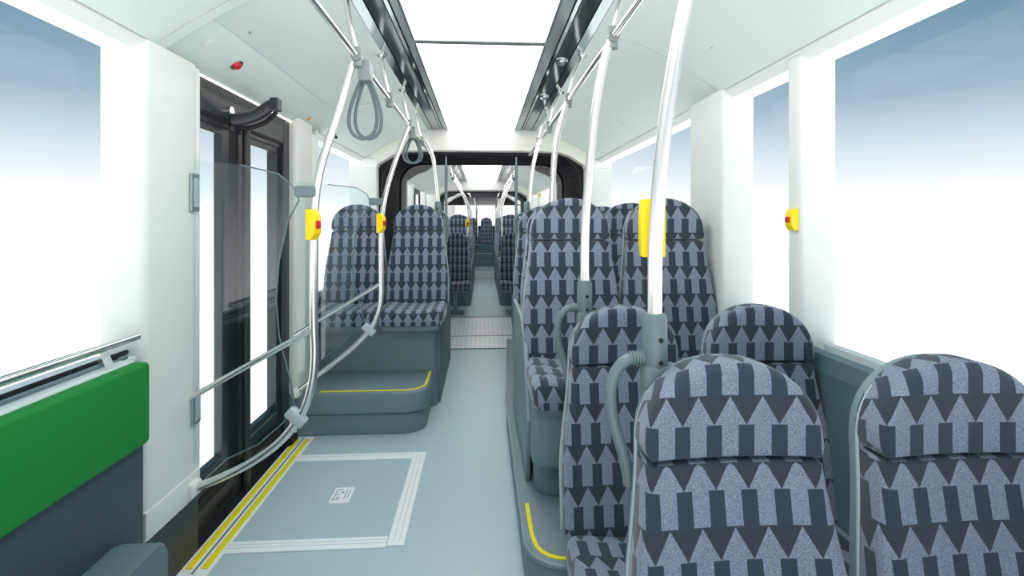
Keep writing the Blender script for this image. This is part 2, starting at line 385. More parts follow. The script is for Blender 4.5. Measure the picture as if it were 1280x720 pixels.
def window(side, ya, yb, z0=.92, z1=2.03, x=1.325):
    w = sempty('window_%d' % nw[0], 'fixed side window between %s and %s metres' % (ya, yb), 'window'); nw[0] += 1
    w['label'] = WL.pop(0)
    obj('pane', B(side * x - .003, side * x + .003, ya, yb, z0, z1), GLASS, w)
    xs = (side * x - .02, side * x + .02)
    obj('frame_edge', B(*xs, ya, yb, z0 - .02, z0 + .012), SEALW, w); obj('frame_edge', B(*xs, ya, yb, z1 - .012, z1 + .03), SEALW, w)
WL = ['large front side window above the green pad', 'side window beyond the cream door pillar', 'large front side window beside the front seats', 'narrow side window between the two white posts',
      'side window behind the raised seats, before the joint', 'middle section windows, door side, first pane', 'middle section windows, door side, second pane', 'middle section windows, door side, third pane',
      'middle section windows, doorless side, first pane', 'middle section windows, doorless side, second pane', 'middle section windows, doorless side, third pane',
      'rear section window, door side, first pane', 'rear section window, door side, second pane', 'rear section window, doorless side, first pane', 'rear section window, doorless side, second pane']
window(-1, -.6, 1.86); window(-1, 3.7, 5.2, .82)
window(1, -.6, 1.84); window(1, 1.9, 2.42); window(1, 2.77, 5.2)
for s in (-1, 1):
    for a in ((7.2, 8.6), (8.8, 10.6), (10.8, 12.3)): window(s, *a)
for s in (-1, 1):
    for a in ((14.1, 15.4), (15.55, 17.6)): window(s, *a)
# ------------------------------------------------------------------ ceiling
ce = sempty('ceiling', 'pale grey ceiling of sloping laminate panels', 'ceiling')
PROF = [(.565, 2.350), (.66, 2.330), (.80, 2.285), (.95, 2.215), (1.08, 2.135), (1.20, 2.055)]
def cpanel(side, ya, yb, prof=PROF, th=.012, m=CEIL, name='ceiling_panel', par=None, gap=.003, bev=.0):
    poly = [(side * x, z) for x, z in prof] + [(side * x, z + th) for x, z in prof[::-1]]
    return obj(name, prism(new(), poly, ya + gap, yb - gap, axis='y'), m, par or ce, smooth=True)
DP = [(.565, 2.350), (.66, 2.334), (.80, 2.295), (.95, 2.240), (1.05, 2.195)]
for ya, yb in ((-.6, 1.2), (1.2, 2.45), (2.45, 3.7), (3.7, 5.15)): cpanel(1, ya, yb)
for ya, yb in ((-.6, .6), (.6, 1.9), (3.75, 5.15)): cpanel(-1, ya, yb)
for ya, yb in ((1.96, 3.75),): cpanel(-1, ya, yb, DP)
for ya, yb in ((7.2, 8.9), (8.9, 10.6), (10.6, 12.3), (14.15, 15.9), (15.9, 17.6)):
    for s in (-1, 1): cpanel(s, ya, yb)
for s in (-1, 1):   # dark backing above the joints
    for ya, yb in (((-.6, 5.16),) if s > 0 else ((-.6, 1.9), (3.76, 5.16))) + ((7.2, 12.3), (14.15, 17.6)):
        obj('joint_backing', prism(new(), [(s * x, z + .014) for x, z in PROF] + [(s * x, z + .05) for x, z in PROF[::-1]], ya, yb, axis='y'), BLACK, ce)
# window header strips and soffits
for s in (-1, 1):
    for ya, yb in ((-.6, 5.16), (7.2, 12.3), (14.15, 17.6)):
        segs = [(ya, yb)] if not (s < 0 and ya < 0) else [(-.6, 1.85), (3.7, 5.16)]
        for a, c in segs:
            obj('header_strip', prism(new(), [(s * 1.206, 2.045), (s * 1.24, 2.015), (s * 1.34, 2.02), (s * 1.34, 2.12), (s * 1.206, 2.10)], a, c, axis='y'), WHITE, ce)
# door header
hd = struct(obj('trim_%d' % ntr[0], prism(new(), [(-1.053, 2.192), (-1.075, 2.172), (-1.235, 2.052), (-1.34, 2.052), (-1.34, 2.2), (-1.053, 2.212)], 1.905, 3.76, axis='y', bev=.006), CEIL, smooth=True), 'sloping pale header panel above the door', 'trim'); ntr[0] += 1
obj('corner_infill', prism(new(), [(-.565, 2.352), (-.80, 2.285), (-.95, 2.215), (-1.08, 2.135), (-1.2, 2.055), (-1.2, 2.08), (-1.05, 2.21), (-.565, 2.365)], 1.903, 1.955, axis='y'), CEIL, hd)
obj('corner_infill', prism(new(), [(-.565, 2.352), (-.80, 2.285), (-.95, 2.215), (-1.08, 2.135), (-1.2, 2.055), (-1.2, 2.08), (-1.05, 2.21), (-.565, 2.365)], 3.742, 3.758, axis='y'), CEIL, hd)
obj('light_line', B(-1.262, -1.238, 2.19, 3.30, 2.044, 2.051), LINE, hd)
q = thing('alarm_lamp', 'round red alarm lamp on the door header', 'lamp', (-1.135, 2.36, 2.127))
tilt = Matrix.Rotation(radians(-37), 4, 'Y')
def disc(r, h, n=24, z=0, dome=0):
    bm = new(); bmesh.ops.create_cone(bm, cap_ends=True, segments=n, radius1=r, radius2=r * (1 - dome), depth=h, matrix=Matrix.Translation((0, 0, z))); return bm
def turned(bm, mtx):
    bmesh.ops.transform(bm, matrix=mtx, verts=bm.verts[:]); return bm
down = Matrix.Rotation(radians(143.1), 4, 'Y')
obj('ring', turned(disc(.030, .008, z=.004), down), CHROME, q, smooth=True); obj('lens', turned(disc(.022, .016, z=.012, dome=.3), down), RED, q, smooth=True)
q = thing('speaker_grille', 'small round pale vent on the door header', 'vent', (-1.12, 2.12, 2.138))
obj('ring', turned(disc(.026, .004, z=.003), down), WHITE, q, smooth=True); obj('grille', turned(disc(.018, .006, z=.004), down), CEIL, q, smooth=True)
tri = new(); prism(tri, [(-.022, -.012), (.022, -.012), (0, .020)], 0, .002)
q = tag(obj('warning_sticker', tri, ORANGE), 'small orange triangle sticker above the cream door pillar', 'sticker')
q.matrix_world = Matrix(((0, .8, .6, -1.172), (1, 0, 0, 3.44), (0, .6, -.8, 2.097), (0, 0, 0, 1)))
q = tag(obj('interior_camera', turned(disc(.014, .03, z=.01, dome=.3), down), BLACK), 'tiny black camera above the window behind the door', 'camera'); q.location = (-1.16, 3.98, 2.075)
for s, pts in ((-1, ((.75, 1.55, 2.303), (1.0, 2.2, 2.215))), (1, ((1.02, 2.15, 2.176), (1.02, 2.75, 2.176)))):
    for x, y, z in pts:
        obj('panel_screw', turned(disc(.006, .008), Matrix.Translation((s * x, y, z))), CHAN2, ce)
# lamps and channels
def lamp(ya, yb, label, halfl=.352, halfr=.33):
    t = thing('ceiling_light', label, 'light', (0, (ya + yb) / 2, 2.35), 'ceiling light panels')
    d = (yb - ya) / 2
    obj('diffuser', B(-halfl, halfr, -d, d, .0, .02), LIGHT, t)
    obj('frame_edge', B(-halfl - .006, -halfl, -d, d, -.006, .02), CHAN2, t); obj('frame_edge', B(halfr, halfr + .006, -d, d, -.006, .02), CHAN2, t)
    return t
lamp(-.5, 2.605, 'large lit ceiling panel nearest the viewer, cut by the frame top'); lamp(2.655, 5.235, 'second lit ceiling panel, ending at the white cross beam')
lamp(7.3, 9.55, 'small lit ceiling panel beyond the joint'); lamp(9.6, 11.6, 'small lit ceiling panel before the second joint'); lamp(14.3, 15.6, 'tiny lit ceiling panel in the rear section')
nch = [0]
for ya, yb in ((-.6, 5.24), (7.2, 11.65), (14.15, 15.7)):
    for s in (-1, 1):
        e = .022 if s < 0 else 0
        c = struct(obj('trim_%d' % ntr[0], B(min(s * (.34 + e), s * .57), max(s * (.34 + e), s * .57), ya, yb, 2.372, 2.39), BLACK), 'dark grooved channel %s of the %s ceiling lights' % ('left' if s < 0 else 'right', {-.6: 'front', 7.2: 'middle', 14.15: 'rear'}[ya]), 'trim'); ntr[0] += 1
        for xa, xb, m, za, zb in ((.342 + e, .40, CHAN2, 2.348, 2.352), (.406, .425, CHAN, 2.346, 2.350), (.431, .505, CHAN, 2.352, 2.346), (.511, .562, CHAN, 2.344, 2.350)):
            bm = new(); prism(bm, [(s * xa, za), (s * xb, zb), (s * xb, zb + .02), (s * xa, za + .02)], ya, yb, axis='y')
            obj('channel_strip', bm, m, c)
struct(obj('trim_%d' % ntr[0], B(-.36, .336, 2.605, 2.655, 2.342, 2.37, .004), CHAN2), 'dark bar dividing the two large ceiling lights', 'trim'); ntr[0] += 1
for i, y in enumerate((2.92, 3.75)):
    q = thing('ceiling_downlight', ('round chrome downlight in the right ceiling channel, nearer one' if i == 0 else 'round chrome downlight in the right ceiling channel, farther one'), 'light', (.47, y, 2.346), 'downlights in the channel')
    obj('bezel', turned(disc(.034, .012, z=.004), Matrix.Rotation(pi, 4, 'X')), CHROME, q, smooth=True)
    obj('lens', turned(disc(.020, .012, z=.012, dome=.3), Matrix.Rotation(pi, 4, 'X')), SLATE, q, smooth=True)
# beams, bulkheads and joints
def bulkhead(y, th, label, zt=2.39, zb=2.135, far=False):
    b_ = sempty('trim_%d' % ntr[0], label, 'beam'); ntr[0] += 1
    obj('beam', B(-.62, .62, y, y + th, zb, zt, .012), CREAM, b_, smooth=True)
    for s in (-1, 1):
        obj('corner', prism(new(), [(s * .615, zb), (s * .615, zt), (s * 1.36, 2.16), (s * 1.36, 1.98), (s * 1.09, 1.93), (s * 1.085, 1.985), (s * .92, 2.09), (s * .80, 2.13)], y + .003, y + th, axis='y'), CREAM, b_)
        obj('post', B(min(s * 1.085, s * 1.36), max(s * 1.085, s * 1.36), y, y + th, 0, 1.96, .012), WHITE, b_, smooth=True)
        obj('post_cap', B(min(s * 1.075, s * 1.36), max(s * 1.075, s * 1.36), y - .012, y + th, 1.96, 2.05, .012), WHITE, b_, smooth=True)
    return b_
bulkhead(5.16, .13, 'cream cross beam and posts before the first joint'); bulkhead(7.2, .12, 'cream cross beam and posts after the first joint', zb=2.28)
bulkhead(11.65, .6, 'cream cross beam and posts before the second joint'); bulkhead(14.12, .1, 'cream cross beam and posts after the second joint', zb=2.25)
def hoop(x, zt, r, n=6):
    pts = [(-x, 0.0)]
    for k in range(n + 1):
        t = pi - pi / 2 * k / n; pts.append((-x + r + r * cos(t), zt - r + r * sin(t)))
    for k in range(n + 1):
        t = pi / 2 - pi / 2 * k / n; pts.append((x - r + r * cos(t), zt - r + r * sin(t)))
    pts.append((x, 0.0)); return pts
def bellows(ya, yb, label):
    bm = new(); N = 28; rings = []
    for i in range(N + 1):
        f = i / N; odd = i % 2
        x = 1.075 + .10 * f + (.035 if odd else 0); z = 2.13 + .10 * f + (.03 if odd else 0)
        rings.append([bm.verts.new((a, ya + (yb - ya) * f, b_)) for a, b_ in hoop(x, z, .30)])
    for a, b_ in zip(rings, rings[1:]):
        for k in range(len(a) - 1): bm.faces.new((a[k], a[k + 1], b_[k + 1], b_[k]))
    t = tag(obj('bellows', bm, BELLOW), label, 'bellows', 'joint bellows')
    for yy, g in ((ya - .0, 0), (yb - .05, .10)):
        bm = new(); inn = hoop(1.06 + g, 2.115 + g, .30); out = hoop(1.20 + g, 2.24 + g, .32)
        V = [[bm.verts.new((p[0], yy + d, p[1])) for p in c] for c in (inn, out) for d in (0, .05)]
        for k in range(len(inn) - 1):
            for A, C in ((0, 2), (2, 3), (3, 1), (1, 0)):
                bm.faces.new((V[A][k], V[A][k + 1], V[C][k + 1], V[C][k]))
        obj('rubber_hoop', bm, BLACK, t)
    return t
bellows(5.30, 7.20, 'black pleated bellows around the first joint'); bellows(12.26, 14.12, 'black pleated bellows around the distant second joint')

# ------------------------------------------------------------------ door
dr = sempty('door_1', 'black framed double glass door', 'door')
DX = -1.30
def leaf(ya, yb, wa, wb):
    bm = new(); x0_, x1_ = DX - .02, DX + .022
    box(bm, x0_, x1_, ya, ya + wa, -.05, 1.87, .004); box(bm, x0_, x1_, yb - wb, yb, -.05, 1.87, .004)
    box(bm, x0_, x1_, ya + wa, yb - wb, -.05, .25, .004); box(bm, x0_, x1_, ya + wa, yb - wb, 1.825, 1.87, .004)
    f = obj('leaf_frame', bm, BLACKG, dr)
    obj('pane', B(DX - .003, DX + .003, ya + wa - .005, yb - wb + .005, .24, 1.83), GLASS, f)
    obj('bottom_bead', B(DX + .022, DX + .03, ya + .08, yb - .06, .215, .222), CHAN2, f)
    obj('kick_panel', B(DX + .022, DX + .034, ya + .05, yb - .05, .0, .14, .003), BLACK, f)
leaf(2.06, 2.605, .05, .085); leaf(2.66, 3.215, .10, .05)
obj('centre_seal', B(DX - .015, DX + .024, 2.585, 2.68, -.05, 1.87, .003), BLACK, dr)
obj('shaft', T([(DX + .055, 2.70, -.02), (DX + .055, 2.70, 1.9)], .02, n=12), BROWN, dr, smooth=True)
obj('door_post', B(-1.36, -1.25, 3.215, 3.30, -.05, 2.05, .006), BLACKG, dr)
obj('header_housing', prism(new(), [(-1.36, 1.87), (DX + .01, 1.87), (DX + .045, 1.90), (DX + .045, 2.00), (-1.245, 2.043), (-1.36, 2.045)], 2.0, 3.22, axis='y', bev=.004), BROWN, dr)
obj('header_lip', B(DX + .01, DX + .03, 2.19, 3.215, 1.862, 1.882), BLACKG, dr)
obj('hinge_plate', B(DX + .045, DX + .052, 2.28, 2.62, 1.90, 1.99, .003), BLACKG, dr)
obj('lock_barrel', turned(disc(.022, .02), Matrix.Translation((DX + .06, 2.52, 1.945)) @ Matrix.Rotation(pi / 2, 4, 'Y')), CHROME, dr, smooth=True)
obj('swing_arm', T([(-1.25, 2.55, 1.905), (-1.20, 2.57, 1.915), (-1.14, 2.59, 1.945), (-1.09, 2.60, 1.985), (-1.055, 2.60, 2.0)], .018, n=8, sub=5, flat=1.7), BLACKG, dr, smooth=True)
obj('swing_arm', T([(-1.25, 2.61, 1.88), (-1.19, 2.63, 1.885), (-1.12, 2.65, 1.92), (-1.07, 2.65, 1.97)], .012, n=8, sub=5), BLACK, dr, smooth=True)
obj('arm_end', B(-1.075, -1.035, 2.575, 2.635, 1.965, 2.03, .006), BLACKG, dr)
obj('lower_track', B(-1.36, -1.215, 2.19, 3.24, -.06, -.012, .004), BLACKG, dr)
obj('step_guard', B(-1.29, -1.265, 2.2, 3.2, -.05, .10, .003), BROWN, dr)
for y in (2.45, 2.75, 3.0): obj('guard_slot', B(-1.266, -1.259, y, y + .14, .03, .05), BLACK, dr)
obj('floor_hinge', B(-1.26, -1.18, 3.15, 3.26, -.01, .05, .008), BLACK, dr)

# ------------------------------------------------------------------ seats
def seat_proto(vo=0.0):
    root = thing('bus_seat', '', 'seat')
    # origin: aisle-facing front centre of the back at the seam between headrest and back, facing -Y
    def bow(x, z): return .018 - .45 * x * x if abs(x) < .3 else -.02
    a, b_ = .196, .182
    o = [(-a + .012, .003), (a - .012, .003), (a - .002, .012)]
    for k in range(0, 25):
        t = pi * k / 24; c, s = cos(t), sin(t); e = 2 / 2.12
        o.append((a * 1.015 * (abs(c) ** e) * (1 if c >= 0 else -1), .028 + b_ * (abs(s) ** e)))
    o.append((-a + .002, .012))
    base = [(-a + .012 + (2 * a - .024) * k / 8, .003) for k in range(9)]
    o = base + o[2:]
    obj('headrest', pillow(o, -.012, .088, .026, (0, .09), bow, backr=.012, uvoff=(.047, vo), soft=lambda x, z: .3 + .7 * min(1, max(0, (z - .003) / .03))), FAB, root, smooth=True)
    # back
    def hw(z):
        t = min(1, max(0, -z / .36)); return .196 + .042 * (t * t * (3 - 2 * t)) * .55 + .042 * t * .45
    zs = [-.003, -.012] + [-.05 - .5 * k / 11 for k in range(12)] + [-.57]
    right = [(hw(z) - (.012 if i == 0 else (.002 if i == 1 else 0)), z) for i, z in enumerate(zs)]
    right[-1] = (hw(-.57) - .02, -.57)
    bot = [(hw(-.57) * (.75 - 1.5 * k / 6), -.575) for k in range(7)]
    left = [(-x, z) for x, z in right[::-1]]
    top = [(-.184 + .368 * k / 8, -.003) for k in range(1, 8)]
    o = (right + bot + left + top)[::-1]
    lean = lambda z: .17 * z          # lower parts come forward
    bk = pillow(o, -.012, .078, .026, (0, -.28), lambda x, z: bow(x * .8, z), backr=.012, uvoff=(.047, 0), soft=lambda x, z: .3 + .7 * min(1, max(0, (-.003 - z) / .03)))
    for v in bk.verts: v.co.y += lean(v.co.z) if v.co.z < 0 else 0
    obj('backrest', bk, FAB, root, smooth=True)
    # rear shell with a pale edge
    so = []
    for k in range(25):
        t = pi * k / 24; c, s = cos(t), sin(t); so.append((.194 * (abs(c) ** .94) * (1 if c >= 0 else -1), .026 + .178 * (abs(s) ** .94)))
    so += [(-hw(z) + .002, z) for z in zs] + [(-.2 + .4 * k / 6, -.60) for k in range(7)] + [(hw(z) - .002, z) for z in zs[::-1]]
    sh = pillow(so, .070, .118, .02, (0, -.2), None, backr=.02)
    for v in sh.verts: v.co.y += lean(v.co.z) if v.co.z < 0 else 0
    obj('shell', sh, SHELL, root, smooth=True)
    pp = [(x * 1.012, .074 + (lean(z) if z < 0 else 0), z) for x, z in so]
    obj('piping', T(pp[:25 + len(zs)] + [], .0042, n=6), PIPE, root, smooth=True)
    pr2 = [pp[-i] for i in range(1, len(zs) + 1)] + [pp[0]]
    obj('piping', T(pr2, .0042, n=6), PIPE, root, smooth=True)
    # cushion
    co = rrect(-.236, .236, -.475, -.06, .05, 5)
    co2 = []
    for i in range(len(co)):
        p, q = Vector(co[i]), Vector(co[(i + 1) % len(co)]); co2.append(tuple(p)); m = int((q - p).length / .06)
        for k in range(1, m): co2.append(tuple(p.lerp(q, k / m)))
    cu = pillow(co2, -.555, -.665, .045, (0, -.27), lambda x, y: .45 * x * x - .006, backr=.02, plane='xy', uvoff=(.047, .07))
    obj('cushion', cu, FAB, root, smooth=True)
    obj('seat_frame', prism(new(), [(-.43, -.70), (-.0, -.70), (-.0, -.52), (-.05, -.52), (-.07, -.66), (-.43, -.66)], -.2, .2, axis='x', bev=.01), SHELL, root, smooth=True)
    return root
PROTO = {}
def seat(x, y, z, label, group, sc=1.0, pedestal=None):
    k = z > 1.2
    if k in PROTO: o = copy_tree(PROTO[k])
    else: o = PROTO[k] = seat_proto(-.031 if k else 0.0)
    o.location = (x, y, z); o['label'] = label; o['group'] = group
    if sc != 1.0: o.scale = (sc, sc, sc)
    if pedestal is not None:
        h = z - .69 * sc
        if h - pedestal > .02:
            PED.append((o, z, sc, pedestal))
    return o
PED = []
def pedestals():
    for o, z, sc, pedestal in PED:
            bm = new(); box(bm, -.03, .03, -.36, -.16, (pedestal - z) / sc, -.68, .01); box(bm, -.14, .14, -.42, -.12, (pedestal - z) / sc, (pedestal - z) / sc + .02, .006)
            obj('pedestal', bm, SHELL, o, smooth=True)
GL = 'low seats facing the viewer at the front'; GH = 'raised seats on the right platform'
seat(.527, 1.0, .902, 'front seat at the aisle, cut by the bottom edge, large patterned', GL, .97, 0)
seat(1.035, 1.0, .895, 'front seat at the window, cut by the right edge of the photo', GL, .97, 0)
seat(.504, 1.72, .892, 'second row low seat at the aisle, behind the front pole', GL, .97, 0)
seat(1.006, 1.72, .892, 'second row low seat at the window, below the narrow window', GL, .97, 0)
seat(.45, 2.5, 1.305, 'first raised seat at the aisle, behind the low seats', GH, 1.03)
seat(.945, 2.5, 1.305, 'first raised seat at the window, behind the yellow button on the pole', GH, 1.03)
seat(.50, 3.25, 1.31, 'second raised aisle seat, mostly hidden by the one before it', GH, 1.03)
seat(.995, 3.25, 1.31, 'second raised window seat, only its top showing between two seats', GH, 1.03)
seat(.50, 4.02, 1.31, 'third raised aisle seat, beside the grey pole socket near the joint', GH, 1.03)
seat(.995, 4.02, 1.31, 'third raised window seat, before the joint', GH, 1.03)
GD = 'raised pair of seats behind the door'
seat(-.525, 4.1, 1.325, 'raised aisle seat behind the door, right of the steel pole', GD, 1.03)
seat(-1.022, 4.1, 1.325, 'raised window seat behind the door, seen through the glass screen', GD, 1.03)
GM = 'seats in the middle section beyond the joint'
mid = [(7.9, 1.02, 'low'), (8.75, 1.32, 'high'), (9.55, 1.32, 'high'), (10.35, 1.32, 'high'), (11.2, 1.32, 'high')]
words_ = ['first', 'second', 'third', 'fourth', 'fifth']
for i, (y, z, k) in enumerate(mid):
    for s, xs in ((-1, (-.42, -.91)), (1, (.50, .99))):
        for j, x in enumerate(xs):
            seat(x, y, z, '%s row seat %s the middle section aisle, %s' % (words_[i], 'left of' if s < 0 else 'right of', 'at the aisle' if j == 0 else 'at the window'), GM, .985, 0 if i == 0 else None)
GR = 'seats in the rear section'
for s, x in ((-1, -.36), (1, .62)):
    seat(x, 15.0, 1.30, 'rear section aisle seat just before the back bench, %s the aisle' % ('left of' if s < 0 else 'right of'), GR, 1.0, 0)
for i, x in enumerate((-.83, -.35, .13, .61, 1.07)):
    seat(x, 16.6, 1.33, 'back bench seat, %s' % ['at the far left window', 'left of the aisle end', 'centred at the end of the aisle', 'right of the aisle end', 'at the far right window'][i], GR, .97)
pedestals()
bb = struct(obj('trim_%d' % ntr[0], B(-1.27, 1.27, 15.95, 17.55, .4, .66, .02), SLATE), 'grey box under the back bench', 'step'); ntr[0] += 1
obj('step', B(-.6, .9, 15.75, 17.5, 0, .4, .015), PLINTH, bb); obj('step', B(-.5, .8, 15.45, 15.76, 0, .17, .015), PLINTH, bb)
obj('step_nosing', B(-.5, .8, 15.742, 15.752, .385, .405), ALU, bb)
wb = sempty('wall_back', 'rear wall with its small window', 'wall')
for a in ((-1.36, 1.36, 0, 1.25, BLACK), (-1.36, 1.36, 1.98, 2.4, BLACK), (-1.36, -.95, 1.25, 1.98, WHITE), (-.24, -.20, 1.25, 1.98, BLACK), (.46, .50, 1.25, 1.98, BLACK), (1.2, 1.36, 1.25, 1.98, WHITE)):
    obj('wall_panel', B(a[0], a[1], 17.6, 17.66, a[2], a[3]), a[4], wb)
for a in ((-.95, -.24), (-.20, .46), (.50, 1.2)): obj('window_pane', B(a[0], a[1], 17.63, 17.636, 1.25, 1.98), GLASS, wb)
obj('bulkhead_box', prism(new(), [(15.75, 2.38), (15.75, 2.16), (17.6, 1.98), (17.6, 2.38)], -.62, .62, axis='x'), BELLOW, wb)

# ------------------------------------------------------------------ poles, rails, straps
def bracket(parent, x, y, z0, z1, side=1, handle=True):
    h = (z1 - z0)
    bm = T([(x, y, z0), (x, y, z0 + .008), (x, y, z0 + h * .5), (x, y, z1 - .012), (x, y, z1)], lambda t: .030 + (.0 if .02 < t < .98 else -.004) - .003 * t, n=20)
    b_ = obj('socket', bm, CLAMP, parent, smooth=True)
    for zz in (z0 + h * .15, z0 + h * .55):
        obj('screw', turned(disc(.005, .006), Matrix.Translation((x + .004 * side, y - .030, zz)) @ Matrix.Rotation(pi / 2, 4, 'X')), BLACK, b_)
    return b_
def grab_pole(y, label, pts, handle, sock):
    t = thing('grab_pole', label, 'pole', (0, 0, 0), 'steel poles on seat backs')
    obj('tube', T(pts, .0165, n=16, sub=8), SATIN, t, smooth=True)
    z0, z1 = sock; x, yy = pts[0][0], pts[0][1]
    bracket(t, x, yy, z0, z1)
    if handle:
        hp = [(x - .02, yy, z0 + .022), (x - .045, yy, z0 + .024), (x - .075, yy, z0 + .012), (x - .098, yy + .0, z0 - .025), (x - .102, yy, z0 - .08), (x - .092, yy, z0 - .135), (x - .075, yy - .005, z0 - .19), (x - .062, yy - .012, z0 - .26)]
        h = obj('grab_handle', T(hp, .0135, n=12, sub=6), CLAMP, t, smooth=True)
        bm = new()
        for k in range(5):
            xx = x - .028 - .007 * k; tube(bm, [(xx, yy, z0 + .023), (xx - .004, yy, z0 + .023)], .0165, n=14)
        obj('ribbed_collar', bm, CLAMP, h, smooth=True)
        obj('seat_mount', B(x - .03, x + .05, yy - .03, yy + .02, z0 - .13, z0 + .01, .008), CLAMP, t, smooth=True)
    return t
def polepts(y, x0=.378, z0=1.1, xt=.487, yt=None):
    yt = yt or y
    return [(x0, y, z0), (x0 + .003, y, 1.38), (x0 + .018, y + (yt - y) * .3, 1.58), (x0 + .042, y + (yt - y) * .6, 1.82), (xt - .025, yt - (yt - y) * .1, 2.02), (xt, yt, 2.09)]
gp1 = grab_pole(1.11, 'thick steel pole at the front aisle seat, nearest of the right-hand poles', [(.394, 1.115, 1.12), (.396, 1.115, 1.36), (.412, 1.11, 1.58), (.438, 1.10, 1.78), (.466, 1.09, 1.94), (.487, 1.08, 2.09)], True, (1.065, 1.19))
gp2 = grab_pole(1.84, 'steel pole standing on the second row aisle seat', polepts(1.84, .382), True, (1.055, 1.18))
gp3 = grab_pole(2.66, 'steel pole rising behind the first raised aisle seat', polepts(2.66, .365, 1.3, yt=2.8), False, (1.25, 1.42))
gp4 = grab_pole(4.17, 'steel pole on the third raised aisle seat, near the joint', polepts(4.17, .375, 1.48), True, (1.44, 1.57))
gp6 = grab_pole(4.2, 'steel pole on the raised aisle seat behind the door', [(-.372, 4.20, 1.48), (-.374, 4.20, 1.62), (-.39, 4.20, 1.78), (-.42, 4.22, 1.95), (-.49, 4.28, 2.09)], False, (1.44, 1.57))
obj('grab_handle', T([(-.372, 4.2, 1.47), (-.33, 4.2, 1.475), (-.30, 4.2, 1.44), (-.29, 4.2, 1.38), (-.295, 4.2, 1.28), (-.32, 4.2, 1.18)], .0135, n=10, sub=5), CLAMP, gp6, smooth=True)
def ceiling_rail(x, ya, yb, nodes_, label, group='ceiling grab rails'):
    t = thing('ceiling_rail', label, 'handrail', (0, 0, 0), group); s = 1 if x > 0 else -1
    obj('rail_tube', T([(x, ya, 2.09), (x, (ya + yb) / 2, 2.09), (x, yb, 2.09)], .0125, n=12), CHROME, t, smooth=True)
    for y in nodes_:
        h = obj('hanger', T([(x, y, 2.10), (s * (abs(x) + .03), y - .0, 2.22), (s * .575, y, 2.352)], .011, n=10), SATIN, t, smooth=True)
        obj('ceiling_foot', B(s * .575 - .024, s * .575 + .024, y - .03, y + .03, 2.34, 2.352, .003), CHROME, h)
        bm = new(); tube(bm, [(x, y - .03, 2.09), (x, y + .03, 2.09)], .021, n=14); tube(bm, [(x, y, 2.05), (x, y, 2.13)], .021, n=14)
        obj('connector', bm, KNOB, t, smooth=True)
    return t
ceiling_rail(.487, -.4, 5.1, (1.08, 1.84, 2.8, 3.6, 4.3), 'long steel rail under the ceiling, above the right-hand seats')
ceiling_rail(-.525, -.4, 5.1, (1.2, 2.12, 2.85, 3.6, 4.3), 'long steel rail under the ceiling, on the door side')
ceiling_rail(.487, 7.3, 11.6, (7.8, 8.9, 9.7, 10.5, 11.4), 'distant ceiling rail beyond the joint, right side')
ceiling_rail(-.46, 7.3, 11.6, (7.8, 8.9, 9.7, 10.5, 11.4), 'distant ceiling rail beyond the joint, door side')
ceiling_rail(.45, 14.2, 15.7, (14.5, 15.2), 'far ceiling rail in the rear section, right side')
ceiling_rail(-.35, 14.2, 15.7, (14.5, 15.2), 'far ceiling rail in the rear section, door side')
for i, y in enumerate((8.02, 8.95, 9.75, 10.55)):
    for s, xb, xt in ((-1, -.235, -.46), (1, .315, .487)):
        z = 1.1 if i == 0 else 1.4
        t = thing('grab_pole', '%s steel pole %s the middle section aisle' % (words_[i], 'left of' if s < 0 else 'right of'), 'pole', (0, 0, 0), 'poles in the middle section')
        obj('tube', T([(xb, y, z), (xb, y, 1.6), (xb + (xt - xb) * .4, y, 1.85), (xt, y, 2.09)], .014, n=10, sub=5), SATIN, t, smooth=True)
        obj('socket', T([(xb, y, z - .06), (xb, y, z + .06)], .03, n=12), CLAMP, t, smooth=True)
for s, y in ((-1, 14.95), (1, 14.95)):
    t = thing('grab_pole', 'steel pole in the rear section, %s the aisle' % ('left of' if s < 0 else 'right of'), 'pole', (0, 0, 0), 'poles in the rear section')
    xb = -.15 if s < 0 else .40
    obj('tube', T([(xb, y, .2), (xb, y, 1.6), (xb + s * .04, y, 1.85), (xb + s * .10, y, 2.09)], .0165, n=10, sub=4), SATIN, t, smooth=True)
for s, x in ((-1, -.392), (1, .367)):
    t = thing('stanchion', 'slim dark steel stanchion at the joint, %s' % ('door side' if s < 0 else 'seat side'), 'pole', (x, 5.40, 0), 'stanchions at the joint')
    obj('tube', T([(0, 0, 0), (0, 0, 1.0), (0, 0, 2.15)], .0155, n=12), CHAN, t, smooth=True)
    obj('floor_flange', disc(.035, .012, z=.006), CHAN2, t, smooth=True)
# straps
def strap(x, y, z, L, label):
    t = thing('hanging_strap', label, 'strap', (x, y, z), 'grey strap loops on the ceiling rail')
    obj('clip', B(-.026, .026, -.038, .038, -.06, .03, .012), KNOB, t, smooth=True)
    for k, (dx, rot) in enumerate(((-.004, .18), (.006, -.14))):
        pts = []
        for i in range(28):
            f = 2 * pi * i / 28; w = .082 * sin(f) * (.25 + .75 * (1 - cos(f)) / 2) ; zz = -.03 - L * (1 - cos(f)) / 2
            pts.append((w * cos(rot) + dx + rot * (zz) * .18, w * sin(rot) + .0, zz))
        obj('loop', T(pts, .0045, n=8, closed=True, flat=1.7), STRAP, t, smooth=True)
strap(-.50, 2.16, 2.055, .27, 'grey loop strap hanging beside the front door pole'); strap(-.505, 3.64, 2.055, .20, 'grey loop strap hanging near the second door pole')
